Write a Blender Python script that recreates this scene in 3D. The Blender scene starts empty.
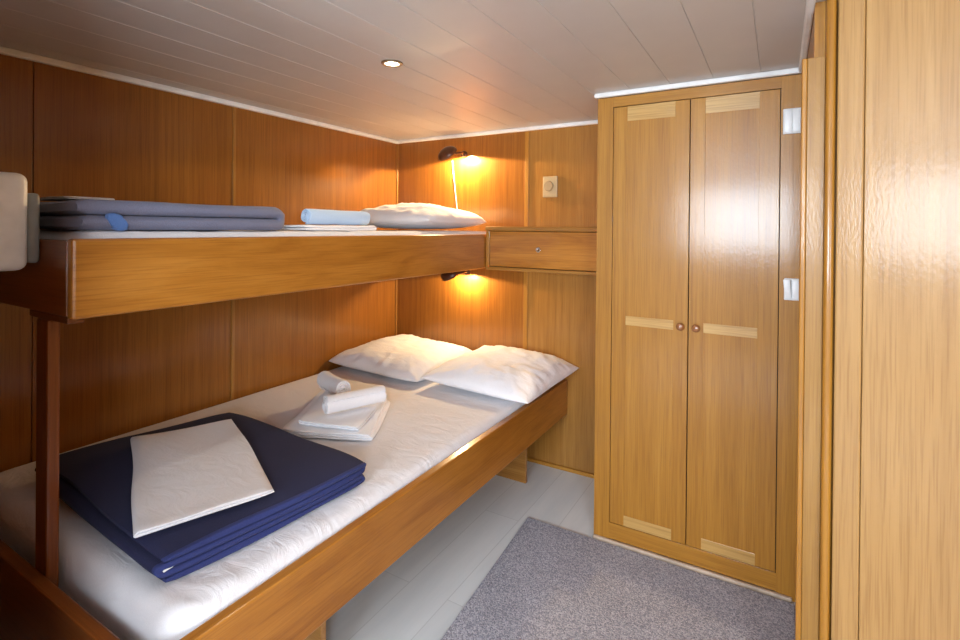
import bpy, bmesh, math, random
from mathutils import Vector, Matrix, noise

random.seed(4)
SC = bpy.context.scene
COL = SC.collection
V = Vector

# ------------------------------------------------------------------ materials
MATS = {}

def new_mat(name):
    m = bpy.data.materials.new(name)
    m.use_nodes = True
    nt = m.node_tree
    b = nt.nodes['Principled BSDF']
    return m, nt, b

def N(nt, t, **kw):
    n = nt.nodes.new(t)
    for k, v in kw.items():
        if k in n.inputs:
            n.inputs[k].default_value = v
        else:
            setattr(n, k, v)
    return n

def mapped(nt, scale, src='Object', rot=(0, 0, 0)):
    tc = N(nt, 'ShaderNodeTexCoord')
    mp = N(nt, 'ShaderNodeMapping')
    mp.inputs['Scale'].default_value = scale
    mp.inputs['Rotation'].default_value = rot
    nt.links.new(tc.outputs[src], mp.inputs['Vector'])
    return mp.outputs['Vector']

def ramp(nt, fac, stops):
    r = N(nt, 'ShaderNodeValToRGB')
    cr = r.color_ramp
    cr.elements[0].position, cr.elements[0].color = stops[0][0], (*stops[0][1], 1)
    cr.elements[1].position, cr.elements[1].color = stops[-1][0], (*stops[-1][1], 1)
    for p, c in stops[1:-1]:
        e = cr.elements.new(p)
        e.color = (*c, 1)
    nt.links.new(fac, r.inputs['Fac'])
    return r.outputs['Color']

def mixc(nt, mode, fac, a, b):
    m = N(nt, 'ShaderNodeMix', data_type='RGBA', blend_type=mode)
    if isinstance(fac, (int, float)):
        m.inputs[0].default_value = fac
    else:
        nt.links.new(fac, m.inputs[0])
    for i, s in ((6, a), (7, b)):
        if isinstance(s, tuple):
            m.inputs[i].default_value = (*s, 1)
        else:
            nt.links.new(s, m.inputs[i])
    return m.outputs[2]

WOOD = {  # dark, mid, light (linear), roughness, coat
    'sapele': ((.215, .078, .011), (.28, .105, .016), (.34, .135, .023), .30, .45),
    'ply': ((.29, .125, .022), (.36, .165, .033), (.43, .21, .048), .30, .5),
    'rail': ((.30, .105, .012), (.42, .165, .022), (.50, .215, .036), .32, .35),
    'oak': ((.33, .137, .012), (.41, .182, .019), (.48, .232, .031), .50, .45),
    'oakpale': ((.45, .25, .07), (.55, .33, .105), (.64, .41, .155), .35, .5),
    'jamb': ((.25, .115, .018), (.33, .165, .030), (.41, .22, .05), .45, .35),
    'post': ((.16, .042, .008), (.23, .066, .013), (.30, .092, .018), .35, .3),
    'dark': ((.10, .028, .008), (.16, .046, .011), (.22, .066, .016), .4, .2),
    'door': ((.37, .195, .060), (.43, .240, .080), (.49, .285, .10), .48, .25),
}

def wood(kind, axis='Z', figure=0.0, cross=44.0):
    key = ('wood', kind, axis, figure, cross)
    if key in MATS:
        return MATS[key]
    d, md, l, rough, coat = WOOD[kind]
    m, nt, b = new_mat('varnished_%s_%s' % (kind, axis.lower()))
    ax = 'XYZ'.index(axis)
    def sc(g, c):
        s = [c, c, c]; s[ax] = g
        return s
    v1 = mapped(nt, sc(1.0 if not figure else 2.2, cross if not figure else cross * .35))
    n1 = N(nt, 'ShaderNodeTexNoise', Scale=1.0, Detail=6.0, Roughness=.62, Distortion=.25 + figure)
    nt.links.new(v1, n1.inputs['Vector'])
    c1 = ramp(nt, n1.outputs['Fac'], [(.25, d), (.5, md), (.78, l)])
    v2 = mapped(nt, sc(5.0, 230.0))
    n2 = N(nt, 'ShaderNodeTexNoise', Scale=1.0, Detail=3.0, Roughness=.5)
    nt.links.new(v2, n2.inputs['Vector'])
    c2 = ramp(nt, n2.outputs['Fac'], [(.30, (.66, .58, .5)), (.52, (1, 1, 1)), (1, (1.05, 1.05, 1.05))])
    c = mixc(nt, 'MULTIPLY', .6, c1, c2)
    v3 = mapped(nt, sc(.5, 3.2))
    n3 = N(nt, 'ShaderNodeTexNoise', Scale=1.0, Detail=2.0, Roughness=.5)
    nt.links.new(v3, n3.inputs['Vector'])
    c3 = ramp(nt, n3.outputs['Fac'], [(.3, (.90, .86, .82)), (.7, (1.06, 1.06, 1.06))])
    c = mixc(nt, 'MULTIPLY', .8, c, c3)
    nt.links.new(c, b.inputs['Base Color'])
    b.inputs['Roughness'].default_value = rough
    b.inputs['Specular IOR Level'].default_value = .35
    b.inputs['Coat Weight'].default_value = coat
    b.inputs['Coat Roughness'].default_value = .14
    # lacquer ripple and pores
    n4 = N(nt, 'ShaderNodeTexNoise', Scale=1.0, Detail=3.0)
    nt.links.new(mapped(nt, sc(60, 170)), n4.inputs['Vector'])
    bp = N(nt, 'ShaderNodeBump', Strength=.16, Distance=.002)
    nt.links.new(n4.outputs['Fac'], bp.inputs['Height'])
    nt.links.new(bp.outputs['Normal'], b.inputs['Normal'])
    nt.links.new(bp.outputs['Normal'], b.inputs['Coat Normal'])
    MATS[key] = m
    return m

def plain(name, color, rough=.5, metal=0.0, coat=0.0, bump=0.0, bscale=80.0, var=0.06):
    if name in MATS:
        return MATS[name]
    m, nt, b = new_mat(name)
    n = N(nt, 'ShaderNodeTexNoise', Scale=bscale * .25, Detail=3.0)
    nt.links.new(mapped(nt, (1, 1, 1)), n.inputs['Vector'])
    c = ramp(nt, n.outputs['Fac'], [(.3, tuple(x * (1 - var) for x in color)), (.7, tuple(min(1, x * (1 + var)) for x in color))])
    nt.links.new(c, b.inputs['Base Color'])
    b.inputs['Roughness'].default_value = rough
    b.inputs['Metallic'].default_value = metal
    b.inputs['Coat Weight'].default_value = coat
    if bump:
        n2 = N(nt, 'ShaderNodeTexNoise', Scale=bscale, Detail=4.0)
        nt.links.new(mapped(nt, (1, 1, 1)), n2.inputs['Vector'])
        bp = N(nt, 'ShaderNodeBump', Strength=bump, Distance=.004)
        nt.links.new(n2.outputs['Fac'], bp.inputs['Height'])
        nt.links.new(bp.outputs['Normal'], b.inputs['Normal'])
    MATS[name] = m
    return m

def cloth(name, color, weave=700.0, bump=.25, sheen=.2, wrinkle=0.0, var=.05):
    if name in MATS:
        return MATS[name]
    m, nt, b = new_mat(name)
    n = N(nt, 'ShaderNodeTexNoise', Scale=weave, Detail=2.0)
    nt.links.new(mapped(nt, (1, 1, 1)), n.inputs['Vector'])
    c = ramp(nt, n.outputs['Fac'], [(.3, tuple(x * (1 - var) for x in color)), (.7, tuple(min(1, x * (1 + var)) for x in color))])
    nt.links.new(c, b.inputs['Base Color'])
    b.inputs['Roughness'].default_value = .9
    b.inputs['Specular IOR Level'].default_value = .2
    b.inputs['Sheen Weight'].default_value = sheen
    b.inputs['Sheen Roughness'].default_value = .5
    bp = N(nt, 'ShaderNodeBump', Strength=bump, Distance=.0015)
    nt.links.new(n.outputs['Fac'], bp.inputs['Height'])
    if wrinkle:
        w = N(nt, 'ShaderNodeTexNoise', Scale=9.0, Detail=4.0, Roughness=.55, Distortion=1.2)
        nt.links.new(mapped(nt, (1, 1.8, 1)), w.inputs['Vector'])
        bp2 = N(nt, 'ShaderNodeBump', Strength=wrinkle, Distance=.02)
        nt.links.new(w.outputs['Fac'], bp2.inputs['Height'])
        nt.links.new(bp2.outputs['Normal'], bp.inputs['Normal'])
    nt.links.new(bp.outputs['Normal'], b.inputs['Normal'])
    MATS[name] = m
    return m

def emit(name, color, strength):
    m, nt, b = new_mat(name)
    b.inputs['Base Color'].default_value = (*color, 1)
    b.inputs['Emission Color'].default_value = (*color, 1)
    b.inputs['Emission Strength'].default_value = strength
    n = N(nt, 'ShaderNodeTexNoise', Scale=3.0)
    r = ramp(nt, n.outputs['Fac'], [(0, (.25, .25, .25)), (1, (.3, .3, .3))])
    nt.links.new(r, b.inputs['Roughness'])
    return m

def floor_mat():
    m, nt, b = new_mat('pale_vinyl_plank')
    v = mapped(nt, (14, 1.4, 1))
    n = N(nt, 'ShaderNodeTexNoise', Scale=1.0, Detail=6.0, Roughness=.6)
    nt.links.new(v, n.inputs['Vector'])
    c = ramp(nt, n.outputs['Fac'], [(.3, (.70, .735, .755)), (.7, (.80, .82, .83))])
    br = N(nt, 'ShaderNodeTexBrick', Scale=1.0)
    br.inputs['Color1'].default_value = (1, 1, 1, 1)
    br.inputs['Color2'].default_value = (.93, .93, .93, 1)
    br.inputs['Mortar'].default_value = (.8, .8, .8, 1)
    br.inputs['Mortar Size'].default_value = .002
    br.inputs['Brick Width'].default_value = 1.2
    br.inputs['Row Height'].default_value = .18
    nt.links.new(mapped(nt, (1, 1, 1), rot=(0, 0, math.pi / 2)), br.inputs['Vector'])
    c = mixc(nt, 'MULTIPLY', 1.0, c, br.outputs['Color'])
    nt.links.new(c, b.inputs['Base Color'])
    b.inputs['Roughness'].default_value = .42
    return m

def rug_mat():
    m, nt, b = new_mat('grey_sisal_weave')
    v = mapped(nt, (1, 1, 1))
    vo = N(nt, 'ShaderNodeTexVoronoi', Scale=230.0)
    nt.links.new(v, vo.inputs['Vector'])
    sep = N(nt, 'ShaderNodeSeparateColor')
    nt.links.new(vo.outputs['Color'], sep.inputs[0])
    c = ramp(nt, sep.outputs[0], [(.05, (.25, .255, .31)), (.5, (.40, .405, .48)), (.95, (.57, .575, .64))])
    n = N(nt, 'ShaderNodeTexNoise', Scale=4.0, Detail=3.0)
    nt.links.new(v, n.inputs['Vector'])
    c2 = ramp(nt, n.outputs['Fac'], [(.3, (.9, .9, .9)), (.7, (1.05, 1.05, 1.05))])
    nt.links.new(mixc(nt, 'MULTIPLY', 1.0, c, c2), b.inputs['Base Color'])
    b.inputs['Roughness'].default_value = .95
    b.inputs['Specular IOR Level'].default_value = .15
    bp = N(nt, 'ShaderNodeBump', Strength=.8, Distance=.004)
    bp.invert = True
    nt.links.new(vo.outputs['Distance'], bp.inputs['Height'])
    nt.links.new(bp.outputs['Normal'], b.inputs['Normal'])
    return m

WHITE_TRIM = plain('white_painted_trim', (.80, .79, .77), .4)
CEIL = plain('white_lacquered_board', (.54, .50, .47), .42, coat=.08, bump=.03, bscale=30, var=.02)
LINEN = cloth('white_cotton_sheet', (.80, .785, .81), wrinkle=.30)
LINEN2 = cloth('white_cotton_pillowcase', (.84, .83, .86), wrinkle=.35)
TERRY = cloth('white_terry', (.91, .91, .95), 420, .4, .4)
TERRYB = cloth('pale_blue_terry', (.52, .70, .95), 420, .4, .3)
NAVY = cloth('navy_wool', (.022, .024, .068), 500, .6, .04, var=.15)
NAVYHEM = cloth('navy_wool_edge', (.032, .042, .15), 500, .6, .05, var=.15)
SLATE = cloth('slate_blue_wool', (.19, .20, .285), 500, .6, .08, var=.15)
SLATEHEM = cloth('bright_blue_edge', (.10, .20, .48), 500, .6, .2, var=.1)
CHROME = plain('chrome', (.75, .75, .76), .12, metal=1.0)
BRONZE = plain('brown_bronze', (.075, .028, .014), .35, metal=.3)
BRASSY = plain('turned_brown_wood', (.30, .115, .040), .25, coat=.8)
WPLAST = plain('white_plastic', (.85, .86, .86), .35)
WARMPLAST = plain('cream_plastic', (.92, .91, .87), .4)
BEIGE = plain('beige_plastic', (.46, .34, .18), .4)
BEIGE2 = plain('beige_dial', (.38, .27, .14), .4)
GREYP = plain('grey_plastic', (.27, .28, .27), .5)
DARKGAP = plain('shadow_backing', (.03, .018, .01), .8)
BULB = emit('warm_bulb', (1.0, .72, .38), 10)
DLGLOW = emit('downlight_glow', (1.0, .93, .75), 14)

# ------------------------------------------------------------------ mesh helpers
def finish(name, bm, mat, parent=None, smooth=None, origin=None):
    bmesh.ops.recalc_face_normals(bm, faces=bm.faces[:])
    if origin is None and parent is not None:
        p = parent
        o = V((0, 0, 0))
        while p is not None:
            o += p.location
            p = p.parent
        origin = o
    if origin is not None:
        bmesh.ops.translate(bm, verts=bm.verts[:], vec=-V(origin))
    me = bpy.data.meshes.new(name)
    bm.to_mesh(me)
    bm.free()
    ob = bpy.data.objects.new(name, me)
    COL.objects.link(ob)
    me.materials.append(mat)
    if smooth is not None:
        for p in me.polygons:
            p.use_smooth = True
        try:
            me.set_sharp_from_angle(angle=math.radians(smooth))
        except Exception:
            pass
    if parent is not None:
        ob.parent = parent
    elif origin is not None:
        ob.location = origin
    return ob

def bx(bm, x0, x1, y0, y1, z0, z1, bev=0.0, seg=2, mat=None):
    r = bmesh.ops.create_cube(bm, size=1.0)
    vs = r['verts']
    for v in vs:
        v.co = V(((x0 + x1) / 2 + v.co.x * (x1 - x0), (y0 + y1) / 2 + v.co.y * (y1 - y0), (z0 + z1) / 2 + v.co.z * (z1 - z0)))
    if bev:
        es = list({e for v in vs for e in v.link_edges})
        r = bmesh.ops.bevel(bm, geom=es, offset=bev, segments=seg, profile=.5, affect='EDGES')
        vs = list({v for f in r['faces'] for v in f.verts} | {v for v in vs if v.is_valid})
    if mat is not None:
        bmesh.ops.transform(bm, matrix=mat, verts=vs)
    return vs

def box(name, dims, mat, parent=None, bev=.003, seg=2, origin=None):
    bm = bmesh.new()
    bx(bm, *dims, bev=bev, seg=seg)
    return finish(name, bm, mat, parent, smooth=40 if seg > 2 else None, origin=origin)

def struct(o):
    o['kind'] = 'structure'
    return o

def tag(o, label, cat, group=None):
    o['label'] = label
    o['category'] = cat
    if group:
        o['group'] = group
    return o

def empty(name, loc, label, cat, group=None):
    o = bpy.data.objects.new(name, None)
    o.empty_display_size = .1
    o.location = loc
    COL.objects.link(o)
    return tag(o, label, cat, group)

def tube(bm, pts, r, n=8):
    rings = []
    pts = [V(p) for p in pts]
    for i, p in enumerate(pts):
        d = (pts[min(i + 1, len(pts) - 1)] - pts[max(i - 1, 0)]).normalized()
        a = d.orthogonal().normalized() if i == 0 else (a - d * a.dot(d)).normalized()
        b = d.cross(a)
        rr = r[i] if isinstance(r, (list, tuple)) else r
        rings.append([bm.verts.new(p + (a * math.cos(2 * math.pi * k / n) + b * math.sin(2 * math.pi * k / n)) * rr) for k in range(n)])
    for i in range(len(rings) - 1):
        for k in range(n):
            bm.faces.new([rings[i][k], rings[i][(k + 1) % n], rings[i + 1][(k + 1) % n], rings[i + 1][k]])
    bm.faces.new(rings[0]); bm.faces.new(rings[-1])

def lathe(bm, prof, M, n=32, cap=True):
    """prof: list of (r, h); axis = local Z; M places it."""
    rings = []
    for r, h in prof:
        rings.append([bm.verts.new(M @ V((r * math.cos(2 * math.pi * k / n), r * math.sin(2 * math.pi * k / n), h))) for k in range(n)])
    for i in range(len(rings) - 1):
        for k in range(n):
            bm.faces.new([rings[i][k], rings[i][(k + 1) % n], rings[i + 1][(k + 1) % n], rings[i + 1][k]])
    if cap:
        bm.faces.new(rings[0]); bm.faces.new(rings[-1])

def axisM(origin, zdir):
    q = V(zdir).normalized().to_track_quat('Z', 'Y')
    return Matrix.Translation(V(origin)) @ q.to_matrix().to_4x4()

def ribbon(bm, path, t, w0, w1, nw, fn):
    """a sheet of thickness t following the 2-D path (s, z), extruded from w0 to w1; fn(e, s, z) -> world point"""
    L, Rr = [], []
    n = len(path)
    for i in range(n):
        a = V(path[max(i - 1, 0)]); b = V(path[min(i + 1, n - 1)])
        d = (b - a).normalized()
        nn = V((-d.y, d.x))
        p = V(path[i])
        k = 1.0 if 0 < i < n - 1 else .55
        L.append(p + nn * t / 2 * k); Rr.append(p - nn * t / 2 * k)
    loop = L + Rr[::-1]
    grid = []
    es = []
    rr = min(.5 * t, abs(w1 - w0) * .2)
    for d, k in ((0, .30), (.13, .5), (.3, .71), (.6, .92)):
        es.append((w0 + d * rr, k))
    es += [(w0 + rr + (w1 - w0 - 2 * rr) * j / nw, 1.0) for j in range(nw + 1)]
    for d, k in ((.6, .92), (.3, .71), (.13, .5), (0, .30)):
        es.append((w1 - d * rr, k))
    for e, sh in es:
        row = []
        for i, q in enumerate(loop):
            c = V(path[i]) if i < n else V(path[2 * n - 1 - i])
            qq = c + (q - c) * sh
            row.append(bm.verts.new(fn(e, qq.x, qq.y)))
        grid.append(row)
    m = len(loop)
    for j in range(len(es) - 1):
        for i in range(m):
            bm.faces.new([grid[j][i], grid[j][(i + 1) % m], grid[j + 1][(i + 1) % m], grid[j + 1][i]])
    for row in (grid[0], grid[-1]):
        for i in range(n - 1):
            bm.faces.new([row[i], row[i + 1], row[m - 2 - i], row[m - 1 - i]])

def serpentine(L, n, p, right_first=True, step=.03, jig=0.0):
    path = []
    k = max(4, int(L / step))
    right = right_first
    for i in range(n):
        z = p * (i + .5)
        j0 = random.uniform(-jig, jig); j1 = random.uniform(-jig, jig)
        ss = [p * .6 + (L - 1.2 * p) * q / k for q in range(k + 1)]
        if not right:
            ss = ss[::-1]
        for s in ss:
            path.append((s, z))
        if i < n - 1:
            s = ss[-1] + (j1 if right else j0)
            for a in range(1, 8):
                an = math.pi * a / 8
                path.append((s + (1 if right else -1) * math.sin(an) * p * .6, z + p * .5 * (1 - math.cos(an))))
        right = not right
    return path

def bilinear(D, A, B, C, L, W):
    """e in [0,W]: 0 = D-C side, W = A-B side; s in [0,L]: 0 = D-A, L = C-B"""
    D, A, B, C = V(D), V(A), V(B), V(C)
    def f(e, s):
        u = e / W; v = s / L
        return D * (1 - u) * (1 - v) + A * u * (1 - v) + B * u * v + C * (1 - u) * v
    return f

# ------------------------------------------------------------------ dimensions
H = 2.0
# ------------------------------------------------------------------ setting
struct(box('floor', (-.06, 3.4, -5.1, .06, -.05, 0), floor_mat(), bev=0))

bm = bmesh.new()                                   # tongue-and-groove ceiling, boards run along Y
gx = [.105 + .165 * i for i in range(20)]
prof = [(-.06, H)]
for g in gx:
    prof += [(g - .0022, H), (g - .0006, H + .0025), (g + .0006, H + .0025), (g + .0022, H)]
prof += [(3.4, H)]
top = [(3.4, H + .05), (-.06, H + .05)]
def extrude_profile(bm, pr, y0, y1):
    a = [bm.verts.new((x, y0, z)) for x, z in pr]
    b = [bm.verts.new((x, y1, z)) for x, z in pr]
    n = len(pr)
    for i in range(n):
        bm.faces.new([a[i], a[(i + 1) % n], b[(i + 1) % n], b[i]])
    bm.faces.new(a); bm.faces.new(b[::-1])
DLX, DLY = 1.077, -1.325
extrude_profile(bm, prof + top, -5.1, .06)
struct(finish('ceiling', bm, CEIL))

# left wall: three plywood sheets with fine seams
bm = bmesh.new()
for y0, y1 in ((-1.2375, 0.06), (-2.018, -1.2425), (-5.1, -2.022)):
    bx(bm, -.05, 0, y0, y1, 0, H, bev=.0015)
bx(bm, -.06, -.006, -5.1, .06, 0, H)
struct(finish('wall_left', bm, wood('sapele', 'Z')))
# back wall
bm = bmesh.new()
bx(bm, 0, .995, 0, .05, 0, H)
struct(finish('wall_back', bm, wood('sapele', 'Z')))
struct(box('wall_back_corner', (.995, 2.52, 0, .05, 0, H), wood('ply', 'Z'), bev=0))
bm = bmesh.new(); bx(bm, .992, 1.018, -.006, .0, 0, H, .002)
struct(finish('trim_1', bm, wood('oak', 'Z')))
bm = bmesh.new(); bx(bm, 0, .012, -.012, 0, .3, H - .02, .003)
struct(finish('trim_2', bm, wood('ply', 'Z')))
bm = bmesh.new(); bx(bm, 0.0, .006, -1.248, -1.232, .3, H - .02, .002)
struct(finish('trim_3', bm, wood('ply', 'Z')))
# white cove mouldings
def cove(name, dims):
    struct(box(name, dims, WHITE_TRIM, bev=.005))
cove('trim_4', (0, .022, -5.0, 0, H - .024, H))
cove('trim_5', (.022, 1.607, -.022, 0, H - .022, H))
cove('trim_6', (1.595, 2.385, -.556, -.536, H - .021, H))
cove('trim_7', (2.372, 2.392, -1.5, -.556, H - .02, H))
# wooden skirting at the back wall
struct(box('baseboard_back', (1.0, 1.607, -.014, 0, 0, .022), wood('oak', 'X'), bev=.004))

# right wall with jamb, post, door leaf
struct(box('wall_right', (2.3925, 2.53, -1.16, -.45, 0, H), wood('oak', 'Z'), bev=0))
struct(box('trim_8', (2.364, 2.3765, -1.203, -1.161, 0, 1.843), wood('oak', 'Z'), bev=.003))
struct(box('trim_9', (2.377, 2.415, -1.20, -1.161, 0, 1.843), wood('jamb', 'Z'), bev=.001))
struct(box('trim_11', (2.4155, 2.437, -1.222, -1.161, 0, H - .001), wood('oak', 'Z'), bev=.008, seg=4))

# open door leaf, turned a little towards the cabin
ang = math.radians(-11.5)
DR = bpy.data.objects.new('door_1', None); COL.objects.link(DR)
DR.location = (2.443, -1.19, .006); DR.rotation_euler = (0, 0, ang)
struct(DR)
def dpart(name, dims, mat, bev=.002):
    bm = bmesh.new(); bx(bm, *dims, bev=bev)
    return finish(name, bm, mat, DR, origin=(0, 0, 0))
DH = 1.985
dpart('stile', (0.003, .058, -.036, 0, 0, DH), wood('door', 'Z'), .004)
dpart('stile', (.70, .75, -.036, 0, 0, DH), wood('door', 'Z'), .004)
dpart('rail', (.058, .70, -.036, 0, DH - .02, DH), wood('door', 'X'))
dpart('rail', (.058, .70, -.036, 0, 0, .06), wood('door', 'X'))
dpart('panel', (.059, .699, -.034, -.006, .06, DH - .02), wood('door', 'Z', cross=26))

# the rest of the cabin behind the viewer
SY0, SY1, SZ0, SZ1 = -4.6, -3.5, 1.0, 1.80
bm = bmesh.new()
bx(bm, 3.3, 3.35, -5.1, SY0, 0, H); bx(bm, 3.3, 3.35, SY1, -1.1, 0, H)
bx(bm, 3.3, 3.35, SY0, SY1, 0, SZ0); bx(bm, 3.3, 3.35, SY0, SY1, SZ1, H)
struct(finish('wall_far_right', bm, wood('door', 'Z')))
bm = bmesh.new()
for d_ in ((SY0 - .04, SY0, SZ0 - .04, SZ1 + .04), (SY1, SY1 + .04, SZ0 - .04, SZ1 + .04), (SY0, SY1, SZ0 - .04, SZ0), (SY0, SY1, SZ1, SZ1 + .04)):
    bx(bm, 3.28, 3.3, d_[0], d_[1], d_[2], d_[3], .002)
struct(finish('fill_window', bm, wood('oak', 'Y')))  # added window frame out of view, around the opening for the side fill
struct(box('wall_hall', (2.53, 3.3, -1.16, -1.10, 0, H), wood('door', 'Z'), bev=0))
struct(box('shade_partition', (0, 1.31, -2.55, -2.50, 0, H), wood('sapele', 'Z'), bev=0))  # assumed partition, unseen; added and sized to shade the foot of the bunks
WX0, WX1, WZ0, WZ1 = 1.36, 2.50, 1.15, 1.90
bm = bmesh.new()
bx(bm, -.05, WX0, -5.05, -5.0, 0, H)
bx(bm, WX1, 3.35, -5.05, -5.0, 0, H)
bx(bm, WX0, WX1, -5.05, -5.0, 0, WZ0)
bx(bm, WX0, WX1, -5.05, -5.0, WZ1, H)
struct(finish('wall_rear', bm, wood('door', 'Z')))
bm = bmesh.new()
for d in ((WX0 - .04, WX0, WZ0 - .04, WZ1 + .04), (WX1, WX1 + .04, WZ0 - .04, WZ1 + .04), (WX0, WX1, WZ0 - .04, WZ0), (WX0, WX1, WZ1, WZ1 + .04)):
    bx(bm, d[0], d[1], -5.0, -4.98, d[2], d[3], .002)
struct(finish('window_1', bm, wood('oak', 'X')))

# ------------------------------------------------------------------ wardrobe
YC = -.536
W = empty('wardrobe', (2.0, YC, 0), 'tall oak wardrobe with two framed doors beside the open doorway', 'wardrobe')
bm = bmesh.new()
bx(bm, 1.607, 1.627, YC + .02, -.002, 0, H - .001)          # left side
bx(bm, 2.372, 2.3915, YC + .02, -.002, 0, H - .001)
bx(bm, 1.627, 2.372, -.02, -.002, 0, H - .001)
bx(bm, 1.627, 2.372, YC + .02, -.02, .07, .088)
finish('carcass', bm, wood('oak', 'Z'), W)
def wpart(name, dims, mat, par=W, bev=.0006):
    return box(name, dims, mat, par, bev)
wpart('face_stile', (1.607, 1.677, YC, YC + .02, 0, H - .022), wood('oak', 'Z'))
wpart('face_stile', (2.318, 2.3915, YC, YC + .02, 0, H - .022), wood('oak', 'Z'))
wpart('face_rail', (1.677, 2.318, YC, YC + .02, 1.934, H - .022), wood('oak', 'X'))
wpart('face_rail', (1.677, 2.318, YC, YC + .02, .018, .088), wood('oak', 'X'))
wpart('backing', (1.677, 2.318, YC + .022, YC + .026, .088, 1.934), DARKGAP, bev=0)
bd = wpart('plinth_bead', (1.607, 2.372, YC - .016, YC, 0, .018), plain('worn_bead', (.50, .38, .28), .5, var=.2), bev=.005)
def wardrobe_door(x0, x1, side):
    z0, z1 = .0915, 1.9305
    d = bpy.data.objects.new('door', None); COL.objects.link(d)
    d.parent = W; d.location = V(((x0 + x1) / 2, YC, z0)) - W.location
    if side == 'L':
        sl, sr = .060, .056
    else:
        sl, sr = .056, .068
    y0, y1 = YC - .001, YC + .018
    wpart('stile', (x0, x0 + sl, y0, y1, z0, z1), wood('oak', 'Z'), d)
    wpart('stile', (x1 - sr, x1, y0, y1, z0, z1), wood('oak', 'Z'), d)
    wpart('top_rail', (x0 + sl, x1 - sr, y0, y1, 1.866, z1), wood('oakpale', 'X'), d)
    wpart('middle_rail', (x0 + sl, x1 - sr, y0, y1, .974, 1.014), wood('oakpale', 'X'), d)
    wpart('bottom_rail', (x0 + sl, x1 - sr, y0, y1, z0, .137), wood('oakpale', 'X'), d)
    wpart('panel', (x0 + sl, x1 - sr, y0 + .0012, y1 - .004, .137, .974), wood('oak', 'Z', cross=34), d, bev=0)
    wpart('panel', (x0 + sl, x1 - sr, y0 + .0012, y1 - .004, 1.014, 1.866), wood('oak', 'Z', cross=34), d, bev=0)
    kx = x1 - .026 if side == 'L' else x0 + .030
    bm = bmesh.new()
    lathe(bm, [(.006, 0), (.006, .006), (.009, .010), (.0155, .015), (.0165, .020), (.014, .026), (.008, .0285), (.0035, .029), (.001, .030)], axisM((kx, y0, .993), (0, -1, 0)), 24)
    k = finish('knob', bm, BRASSY, d, smooth=60)
    k['label'] = 'round brown knob'
    bm = bmesh.new()
wardrobe_door(1.680, 1.9945, 'L')
wardrobe_door(1.9985, 2.315, 'R')

# white double rocker switches on the right-hand stile
def wall_switch(z0, z1, x0, x1, label, tilt):
    s = empty('wall_switch', ((x0 + x1) / 2, YC, (z0 + z1) / 2), label, 'switch', 'white switches on the wardrobe frame')
    box('plate', (x0, x1, YC - .010, YC, z0, z1), WPLAST, s, .003)
    xm = (x0 + x1) / 2
    for a, b in ((x0 + .003, xm - .0007), (xm + .0007, x1 - .003)):
        bm = bmesh.new()
        vs = bx(bm, a, b, YC - .017, YC - .0102, z0 + .004, z1 - .004, .0015)
        if tilt and a < xm - .01:
            for v in bm.verts:
                if v.co.z > (z0 + z1) / 2 and v.co.y < YC - .012:
                    v.co.y -= .012; v.co.x -= .006
        finish('rocker', bm, WPLAST, s, smooth=35)
wall_switch(1.757, 1.852, 2.325, 2.384, 'white double switch high on the wardrobe frame near the ceiling', False)
wall_switch(1.132, 1.214, 2.334, 2.384, 'white double switch lower on the wardrobe frame beside the door middle', True)

# ------------------------------------------------------------------ drawer box between bunk and wardrobe
D = empty('drawer_cabinet', (1.23, -.11, 1.152), 'long wooden wall cabinet with one locked drawer between upper bunk and wardrobe', 'drawer cabinet')
x0, x1 = .856, 1.605
box('top_board', (x0 - .004, x1, -.238, -.002, 1.378, 1.403), wood('ply', 'X'), D, .006)
box('side_panel', (x0, x0 + .022, -.23, -.002, 1.172, 1.378), wood('oak', 'Z'), D, .002)
box('side_panel', (x1 - .02, x1, -.23, -.002, 1.172, 1.378), wood('oak', 'Z'), D, .002)
box('bottom_board', (x0, x1, -.234, -.002, 1.154, 1.172), wood('ply', 'X'), D, .003)
df = box('drawer', (x0 + .024, x1 - .022, -.226, -.02, 1.175, 1.375), wood('rail', 'X', .6), D, .002)
bm = bmesh.new()
lathe(bm, [(.016, 0), (.016, .003), (.0145, .006), (.010, .0085), (.0095, .007), (.003, .0075), (.001, .0078)], axisM((1.184, -.226, 1.277), (0, -1, 0)), 24)
k = finish('lock', bm, CHROME, df, smooth=50, origin=V(D.location)); k['label'] = 'round chrome lock'
# (drawer mesh keeps the cabinet's own origin, so the lock does too)

# ------------------------------------------------------------------ lower double bunk
LB = empty('lower_bunk', (.64, -1.12, 0), 'wide lower wooden bunk frame with deep side rail along the floor', 'bunk bed')
box('side_rail', (1.244, 1.276, -2.256, -.002, .328, .527), wood('rail', 'Y', .55), LB, .004)
box('footboard', (.002, 1.244, -2.256, -2.226, .17, .500), wood('post', 'X', .4), LB, .004)
box('base_board', (.002, 1.243, -2.180, -.004, .36, .385), wood('ply', 'Y'), LB, .002)
box('support_board', (.25, 1.137, -.262, -.240, 0, .36), wood('ply', 'X'), LB, .002)
box('support_board', (.25, 1.137, -1.70, -1.678, 0, .36), wood('ply', 'X'), LB, .002)

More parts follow.
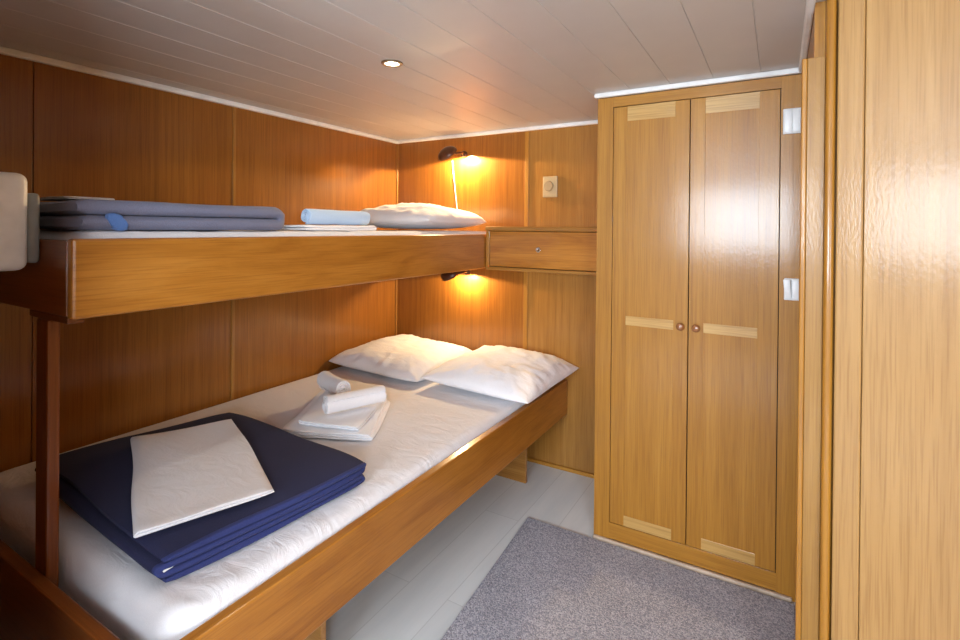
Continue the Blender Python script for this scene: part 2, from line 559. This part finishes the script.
def mattress(name, x0, x1, y0, y1, z0, z1, r, label, nx, ny, amp, seedv, planr=0.06):
    bm = bmesh.new()
    nz = 10
    def pt(u, v, w):
        # rounded box: clamp to inner box then push out
        p = V((x0 + (x1 - x0) * u, y0 + (y1 - y0) * v, z0 + (z1 - z0) * w))
        c = V((min(max(p.x, x0 + planr), x1 - planr), min(max(p.y, y0 + planr), y1 - planr), 0))
        d = V((p.x - c.x, p.y - c.y, 0))
        # plan corner rounding
        if d.length > 1e-9:
            mx = max(abs(d.x), abs(d.y))
            d2 = d.normalized() * mx
            p.x, p.y = c.x + d2.x, c.y + d2.y
        # edge rounding
        e = min(p.x - x0, x1 - p.x, p.y - y0, y1 - p.y)
        if d.length > 1e-9:
            e = min(e, planr - V((p.x - c.x, p.y - c.y)).length)
        if w == 1.0 and e < r:
            p.z -= r - math.sqrt(max(r * r - (r - e) ** 2, 0))
        return p
    us = [.5 - .5 * math.cos(math.pi * i / nx) for i in range(nx + 1)]
    vs = [.5 - .5 * math.cos(math.pi * i / ny) for i in range(ny + 1)]
    us = [.35 * a + .65 * i / nx for i, a in enumerate(us)]
    vs = [.35 * a + .65 * i / ny for i, a in enumerate(vs)]
    topg = [[bm.verts.new(pt(u, v, 1.0)) for v in vs] for u in us]
    for i in range(nx):
        for j in range(ny):
            bm.faces.new([topg[i][j], topg[i + 1][j], topg[i + 1][j + 1], topg[i][j + 1]])
    border = [(i, 0) for i in range(nx)] + [(nx, j) for j in range(ny)] + [(i, ny) for i in range(nx, 0, -1)] + [(0, j) for j in range(ny, 0, -1)]
    prev = [topg[i][j] for i, j in border]
    m = len(prev)
    for k in range(1, nz + 1):
        w = 1 - k / nz
        cur = []
        for (i, j), pv in zip(border, prev):
            t = topg[i][j].co
            zt = t.z
            cur.append(bm.verts.new((t.x, t.y, zt + (z0 - zt) * k / nz)))
        for q in range(m):
            bm.faces.new([prev[q], prev[(q + 1) % m], cur[(q + 1) % m], cur[q]])
        prev = cur
    bm.faces.new(prev)
    for v in bm.verts:
        c = v.co
        e = min(c.x - x0, x1 - c.x, c.y - y0, y1 - c.y)
        n = noise.noise(V((c.x * 2.2 + seedv, c.y * 2.2, 0)))
        if c.z > z1 - r * 1.2:
            k = min(1, max(e, 0) / .05)
            c.z += amp * n * k
            # tension creases running across the bed
            cr = noise.noise(V((c.x * 5 + c.y * 7 + seedv, (c.y - c.x * .35) * 26, 3.1)))
            edge = math.exp(-max(x1 - c.x, 0) / .22)
            c.z += .0035 * cr * (0.25 + 1.3 * edge) * k
            near = math.exp(-max(c.y - y0, 0) / .30)
            c.z += .010 * near * edge * k * noise.noise(V(((c.x + c.y) * 3, (c.y - c.x * .8) * 17 + seedv, 1.7)))
    o = finish(name, bm, LINEN, smooth=60, origin=((x0 + x1) / 2, (y0 + y1) / 2, z0))
    return tag(o, label, 'mattress')
mattress('mattress', .006, 1.240, -2.185, -.008, .386, .548, .045, 'wide lower mattress under a taut white fitted sheet', 60, 110, .003, 2.0, .09)

# ------------------------------------------------------------------ upper bunk
UB = empty('upper_bunk', (.42, -1.12, 1.155), 'narrow upper wooden bunk on the left wall carried by one post', 'bunk bed')
box('side_rail', (.818, .850, -2.222, -.004, 1.160, 1.357), wood('rail', 'Y', .55), UB, .007)
box('end_board', (.002, .818, -2.222, -2.192, 1.165, 1.352), wood('post', 'X', .3), UB, .003)
box('base_board', (.002, .817, -2.191, -.004, 1.17, 1.19), wood('ply', 'Y'), UB, .002)
box('cleat', (.60, .826, -2.222, -2.186, 1.148, 1.1645), wood('dark', 'X'), UB, .002)
box('post', (.650, .722, -2.225, -2.197, .0, 1.148), wood('post', 'Z'), UB, .006)
mattress('mattress', .006, .814, -2.185, -.010, 1.191, 1.374, .03, 'narrow upper mattress with white sheet showing above the rail', 30, 70, .002, 9.0, .06)

# ------------------------------------------------------------------ pillows
def pillow(name, loc, rz, a, b, hh, label, seedv, tilt=(0, 0), mat=None, group=None, pull=0.02):
    bm = bmesh.new()
    n = 56
    M = Matrix.Translation(V(loc)) @ Matrix.Rotation(rz, 4, 'Z') @ Matrix.Rotation(tilt[0], 4, 'X') @ Matrix.Rotation(tilt[1], 4, 'Y')
    def P(u, v, top):
        t = max(0, 1 - abs(u) ** 3.0) ** .5 * max(0, 1 - abs(v) ** 3.0) ** .5
        x = a * u * (1 - .05 * (1 - v * v))
        y = b * v * (1 - .06 * (1 - u * u))
        cp = 1 - pull * (u * u * v * v) ** 1.5
        x *= cp; y *= cp
        z = hh * t if top else -.5 * hh * t
        if top:
            k = t ** .6
            # soft lumps and creases running towards the corners
            z += hh * .16 * k * noise.noise(V((u * 1.6 + seedv, v * 1.6, 0)))
            rad = math.atan2(abs(v) - .1, abs(u) - .1)
            z += hh * .16 * k * (1 - t) ** .5 * noise.noise(V((rad * 9 + seedv, math.hypot(u, v) * 1.5, u * 2 + 4)))
            z += hh * .10 * k * noise.noise(V((u * 5 + v * 3 + seedv, (v - u * .4) * 7, 7)))
        return M @ V((x, y, z))
    g = lambda i: math.sin(math.pi / 2 * (2 * i / n - 1) * .93) / math.sin(math.pi / 2 * .93)
    tg = [[bm.verts.new(P(g(i), g(j), True)) for j in range(n + 1)] for i in range(n + 1)]
    bg = [[tg[i][j] if i in (0, n) or j in (0, n) else bm.verts.new(P(g(i), g(j), False)) for j in range(n + 1)] for i in range(n + 1)]
    for G in (tg, bg):
        for i in range(n):
            for j in range(n):
                bm.faces.new([G[i][j], G[i + 1][j], G[i + 1][j + 1], G[i][j + 1]])
    o = finish(name, bm, mat or LINEN2, smooth=75, origin=loc)
    return tag(o, label, 'pillow', group)
GP = 'white pillows on the bunks'
pillow('pillow', (.358, -.337, .599), -.02, .352, .325, .088, 'white pillow on the lower mattress in the wall corner', 1.3, (.03, .02), group=GP, pull=.055)
pillow('pillow', (1.030, -.327, .606), -.02, .316, .335, .100, 'white pillow on the lower mattress reaching over the side rail', 5.7, (.02, .03), group=GP)
pillow('pillow', (.465, -.375, 1.43), .0, .335, .32, .092, 'white pillow on the upper bunk below the lit reading lamp', 8.8, (0, 0), group=GP, pull=.08)

# ------------------------------------------------------------------ blankets and folded linen
def folded(name, D, A, B, C, z0, n, p, t, mat, label, cat, right_first=True, amp=.004, fr=4.0, nw=26, hem=None, hemw=.014, sag=None, jig=.0, step=.025, group=None, pair=0.0, corner=.03):
    L = ((V(C) - V(D)).length + (V(B) - V(A)).length) / 2
    Wd = ((V(A) - V(D)).length + (V(B) - V(C)).length) / 2
    q = bilinear(D, A, B, C, L, Wd)
    path = serpentine(L, n, p, right_first, step, jig)
    if pair:
        zm = n * p / 2
        path = [(a_, b_ + pair * min(1, max(0, (b_ - zm) / p + .5))) for a_, b_ in path]
    org = (V(D) + V(A) + V(B) + V(C)) / 4
    def fn(e, s, z):
        a_, b_ = 2 * e / Wd - 1, 2 * s / L - 1
        pull = 1 - corner * (min(1, abs(a_)) ** 5) * (min(1, abs(b_)) ** 5)
        o = q((a_ * pull + 1) * Wd / 2, (b_ * pull + 1) * L / 2)
        w = z / (n * p)
        dz = amp * w * noise.noise(V((o.x * fr, o.y * fr, z * 9)))
        k = noise.noise(V((o.x * 3.1 + 7, o.y * 3.1, z * 40))) * .013
        if sag:
            dz += sag(e / Wd, s / L) * w
        return V((o.x + k, o.y + k * .6, z0 + z + dz))
    bm = bmesh.new()
    ribbon(bm, path, t, 0, Wd, nw, fn)
    ob = finish(name, bm, mat, smooth=60, origin=(org.x, org.y, z0))
    tag(ob, label, cat, group)
    if hem:
        bm = bmesh.new()
        ribbon(bm, path, t * 1.12, Wd - hemw, Wd + .003, 2, fn)
        h = finish('hem', bm, hem, ob, smooth=60, origin=(org.x, org.y, z0))
        h['label'] = 'brighter blue stitched edge'
    return ob
nb = folded('blanket', (.225, -2.09), (1.102, -2.150), (1.165, -1.520), (.35, -1.475), .5545, 4, .0205, .0150, NAVY,
            'navy blue wool blanket folded flat on the lower mattress', 'blanket', True, .010, 3.2, 30, NAVYHEM, jig=.012,
            sag=lambda u, v: -.012 * (2 * abs(u - .5)) ** 3 - .006 * (2 * abs(v - .5)) ** 3)
bm = bmesh.new(); bx(bm, 1.066, 1.094, -2.134, -2.112, .575, .590, .001)
tg_ = finish('care_tag', bm, WPLAST, nb, origin=nb.location); tg_['label'] = 'small white sewn tag'
folded('folded_sheet', (.405, -1.882), (.998, -2.152), (1.095, -1.832), (.510, -1.572), .639, 2, .0085, .0080, LINEN,
       'folded white sheet lying on the navy blanket', 'sheet', False, .012, 5, 24, jig=.004, corner=.008)
folded('blanket', (.17, -2.20), (.795, -2.212), (.797, -1.555), (.18, -1.55), 1.377, 2, .0415, .040, SLATE,
       'slate blue wool blanket folded on the foot of the upper bunk', 'blanket', True, .006, 4, 20, jig=.004)
sbk = bpy.data.objects['blanket.001']
bm = bmesh.new()
ribbon(bm, [(-2.122 + .005 * i, 1.3995 + .004 * math.sin(i * .8)) for i in range(9)], .0404, .780, .8040, 3, lambda e, s_, z_: V((e, s_, z_)))
hm = finish('hem', bm, SLATEHEM, sbk, smooth=60, origin=sbk.location)
hm['label'] = 'brighter blue edge binding'
folded('folded_sheet', (.25, -2.13), (.50, -2.12), (.50, -1.98), (.25, -1.98), 1.468, 2, .004, .0036, LINEN,
       'folded white sheet on the slate blue blanket of the upper bunk', 'sheet', True, .002, 6, 12)

# lower towels
folded('folded_towel', (.355, -1.00), (.615, -1.435), (.955, -1.285), (.735, -.92), .5545, 3, .0095, .0088, TERRY,
       'white towel folded flat at the bottom of the stack on the lower mattress', 'towel', True, .004, 9, 18, jig=.006, group='white towels on the lower mattress')
folded('folded_towel', (.42, -1.02), (.640, -1.375), (.90, -1.30), (.735, -.945), .587, 2, .009, .0083, TERRY,
       'smaller white folded towel on the flat towel, under two rolls', 'towel', False, .005, 9, 18, jig=.006, group='white towels on the lower mattress')

def roll(name, p0, p1, R, t, mat, label, cat, group=None, turns=None, seedv=0):
    """rolled towel: spiral sheet, axis p0 -> p1, spiral end faces p0"""
    p0, p1 = V(p0), V(p1)
    ax = (p1 - p0).normalized()
    up = V((0, 0, 1)); side = up.cross(ax).normalized(); up = ax.cross(side)
    turns = turns or (R - t * .8) / (t * 1.02)
    path = []
    n = int(turns * 26)
    for i in range(n + 1):
        th = 2 * math.pi * turns * i / n
        r = t * .30 + (R - t * .8) * i / n
        path.append((r * math.cos(th + 3.6), r * math.sin(th + 3.6)))
    L = (p1 - p0).length
    def fn(e, s, z):
        rr = math.hypot(s, z)
        cone = -.008 * (1 - rr / R) * (1 if e < L / 2 else -1) * (1 - min(e, L - e) / (L / 2)) ** 4
        k = 1 + .05 * noise.noise(V((e * 14 + seedv, s * 18, z * 18)))
        return p0 + ax * (e + cone + .006 * noise.noise(V((s * 40, z * 40, seedv + e)))) + side * s * k + up * z * k
    bm = bmesh.new()
    ribbon(bm, path, t, 0, L, 22, fn)
    o = finish(name, bm, mat, smooth=60, origin=(p0 + p1) / 2)
    return tag(o, label, cat, group)
GR = 'rolled white towels'
roll('rolled_towel', (.700, -1.285, .6495), (.800, -1.045, .6495), .040, .0085, TERRY, 'white rolled towel nearer the bed rail on the folded towels', 'towel', GR, seedv=2)
roll('rolled_towel', (.617, -1.105, .6545), (.420, -1.040, .6545), .044, .0085, TERRY, 'white rolled towel nearer the left wall on the folded towels', 'towel', GR, seedv=6)
# upper towels
folded('folded_towel', (.40, -1.46), (.770, -1.465), (.770, -1.05), (.40, -1.05), 1.377, 2, .0105, .0098, TERRY,
       'white folded towel on the upper bunk beneath a pale blue roll', 'towel', True, .004, 8, 14, jig=.004)
roll('rolled_towel', (.665, -1.365, 1.4345), (.665, -1.02, 1.4345), .0345, .0085, TERRYB, 'pale blue rolled towel on the upper bunk', 'towel', seedv=11)

# ------------------------------------------------------------------ reading lamps
def reading_lamp(x, z, label, cord):
    """wall lamp: rosette, arm, tilted bronze bowl with a bulb at its open side"""
    y = -.085
    r = empty('reading_lamp', (x, 0, z), label, 'lamp', 'bronze reading lamps')
    bm = bmesh.new()
    lathe(bm, [(.024, 0), (.024, .008), (.018, .013), (.002, .014)], axisM((x - .002, 0, z + .012), (0, -1, 0)), 24)
    finish('wall_mount', bm, BRONZE, r, smooth=50)
    bm = bmesh.new()
    tube(bm, [(x - .002, -.010, z + .012), (x + .006, -.035, z + .017), (x + .002, -.065, z + .015), (x - .02, y, z + .010)], .0075, 10)
    finish('arm', bm, BRONZE, r, smooth=60)
    bm = bmesh.new()
    M = axisM((x - .066, y - .01, z + .004), (-.22, -.62, .75)) @ Matrix.Diagonal((1.05, 1.0, 1, 1))
    pro = []
    for i in range(13):
        a = math.pi / 2 * i / 12
        pro.append((.066 * math.cos(a) + .0005, .048 * math.sin(a)))
    pin = [(max(.0005, rr - .003), hh - .003 if hh > .003 else hh) for rr, hh in pro]
    lathe(bm, pin[::-1] + pro, M, 36)
    finish('shade', bm, BRONZE, r, smooth=60)
    bm = bmesh.new()
    lathe(bm, [(.001, -.014), (.008, -.011), (.011, -.005), (.011, .004), (.008, .011), (.001, .013)], axisM((x - .066, y - .012, z + .010), (1, 0, -.1)), 20)
    finish('bulb', bm, BULB, r, smooth=60)
    if cord:
        bm = bmesh.new()
        pts = []
        for i in range(25):
            t = i / 24
            zz = z - .02 - t * .42
            pts.append((x - .092 + .012 * math.sin(t * 3.0) + .055 * t * t, -.0055, zz))
        tube(bm, pts, .0028, 8)
        finish('cord', bm, WPLAST, r, smooth=60)['label'] = 'white cord'
    lt = bpy.data.lights.new('lamp_light', 'SPOT')
    lt.energy = 52 if cord else 21
    lt.color = (1.0, .72, .38)
    lt.spot_size = math.radians(170); lt.spot_blend = .06
    lt.shadow_soft_size = .014
    lo = bpy.data.objects.new('lamp_light', lt); COL.objects.link(lo)
    lo.location = (.016, -.066, -.004); lo.parent = r
    lo.rotation_euler = (0, 0, 0)
reading_lamp(.560, 1.855, 'lit bronze reading lamp on the back wall above the upper pillow', True)
reading_lamp(.590, 1.098, 'lit bronze reading lamp tucked under the upper bunk', False)

# dimmer on the back wall
d = empty('dimmer_switch', (1.157, 0, 1.638), 'beige square dimmer switch on the back wall above the drawer cabinet', 'switch')
box('plate', (1.112, 1.203, -.011, 0, 1.577, 1.700), BEIGE, d, .004)
bm = bmesh.new()
lathe(bm, [(.030, 0), (.030, .006), (.027, .010), (.001, .0105)], axisM((1.150, -.011, 1.642), (0, -1, 0)), 32)
finish('dial', bm, BEIGE2, d, smooth=45)

# ------------------------------------------------------------------ ceiling downlight
dl = empty('downlight', (DLX, DLY, H), 'small round recessed downlight in the white ceiling', 'ceiling light')
bm = bmesh.new()
lathe(bm, [(.026, 0), (.027, .005), (.035, .006), (.040, .003), (.040, 0)], axisM((DLX, DLY, H), (0, 0, -1)), 40, cap=False)
finish('trim_ring', bm, plain('brushed_brass', (.30, .23, .15), .3, metal=1.0), dl, smooth=50)
bm = bmesh.new()
lathe(bm, [(.001, .0042), (.015, .004), (.0265, .002)], axisM((DLX, DLY, H), (0, 0, -1)), 32, cap=False)
finish('lens', bm, DLGLOW, dl, smooth=60)
lt = bpy.data.lights.new('downlight_beam', 'SPOT')
lt.energy = 8; lt.color = (1.0, .84, .62); lt.spot_size = math.radians(120); lt.spot_blend = .6; lt.shadow_soft_size = .025
lo = bpy.data.objects.new('downlight_beam', lt); COL.objects.link(lo); lo.parent = dl; lo.location = (0, 0, -.008)

# ------------------------------------------------------------------ rug
bm = bmesh.new()
pts = [(1.290, -.558), (2.380, -.560), (2.380, -1.15), (2.360, -1.152), (2.360, -1.21), (2.40, -1.26), (2.40, -2.85), (1.455, -2.85)]
a = [bm.verts.new((x, y, 0.001)) for x, y in pts]
b = [bm.verts.new((x, y, .009)) for x, y in pts]
n = len(pts)
bm.faces.new(a); bm.faces.new(b)
for i in range(n):
    bm.faces.new([a[i], a[(i + 1) % n], b[(i + 1) % n], b[i]])
bmesh.ops.bevel(bm, geom=[e for e in bm.edges if all(v.co.z > .005 for v in e.verts)], offset=.003, segments=2, affect='EDGES')
rg = finish('rug', bm, rug_mat(), origin=(1.9, -1.7, 0))
tag(rg, 'grey woven rug on the pale floor before the wardrobe', 'rug')

# ------------------------------------------------------------------ white box at the foot of the upper bunk
pb = empty('plastic_box', (.54, -2.235, 1.27), 'white rounded plastic box with grey back at the end of the upper bunk', 'plastic box')
box('housing', (.36, .690, -2.325, -2.250, 1.275, 1.520), WARMPLAST, pb, .022, 4)
box('back_plate', (.38, .672, -2.2495, -2.2225, 1.292, 1.472), GREYP, pb, .010, 3)

# ------------------------------------------------------------------ light
w = bpy.data.worlds.new('outside'); SC.world = w; w.use_nodes = True
bg = w.node_tree.nodes['Background']
sky = w.node_tree.nodes.new('ShaderNodeTexSky')
sky.sky_type = 'HOSEK_WILKIE'
w.node_tree.links.new(sky.outputs[0], bg.inputs['Color'])
bg.inputs['Strength'].default_value = 1.0

def area(name, loc, rot, sx, sy, energy, color):
    l = bpy.data.lights.new(name, 'AREA'); l.shape = 'RECTANGLE'; l.size = sx; l.size_y = sy
    l.energy = energy; l.color = color
    o = bpy.data.objects.new(name, l); COL.objects.link(o)
    o.location = loc; o.rotation_euler = rot
    return o
area('window_daylight', ((WX0 + WX1) / 2, -5.03, (WZ0 + WZ1) / 2), (math.pi / 2, 0, 0), WX1 - WX0 - .01, WZ1 - WZ0 - .01, 138, (.76, .88, 1.0))
area('side_fill', (3.33, (SY0 + SY1) / 2, (SZ0 + SZ1) / 2), (0, math.pi / 2, 0), SZ1 - SZ0 - .01, SY1 - SY0 - .01, 118, (.76, .88, 1.0))  # added soft fill through the side opening, brightens the bunk rails

# ------------------------------------------------------------------ camera
cam = bpy.data.cameras.new('camera'); co = bpy.data.objects.new('camera', cam); COL.objects.link(co)
y, p, r = map(math.radians, (30.5323, .2446, .5109))
f = V((-math.sin(y) * math.cos(p), math.cos(y) * math.cos(p), -math.sin(p)))
rt = V((math.cos(y), math.sin(y), 0)); up = rt.cross(f)
rt2 = rt * math.cos(r) + up * math.sin(r); up2 = -rt * math.sin(r) + up * math.cos(r)
M = Matrix((rt2, up2, -f)).transposed().to_4x4(); M.translation = (2.3178, -2.7774, 1.3913)
co.matrix_world = M
cam.sensor_fit = 'HORIZONTAL'; cam.sensor_width = 36; cam.lens = 508.0377 / 960 * 36
cam.shift_x = 0; cam.shift_y = -(320 - 230.546) / 960
cam.clip_start = .02
SC.camera = co
SC.view_settings.view_transform = 'Standard'
SC.view_settings.look = 'None'
SC.view_settings.exposure = 0.0
SC.view_settings.gamma = 1.0
SC.view_settings.use_curve_mapping = False
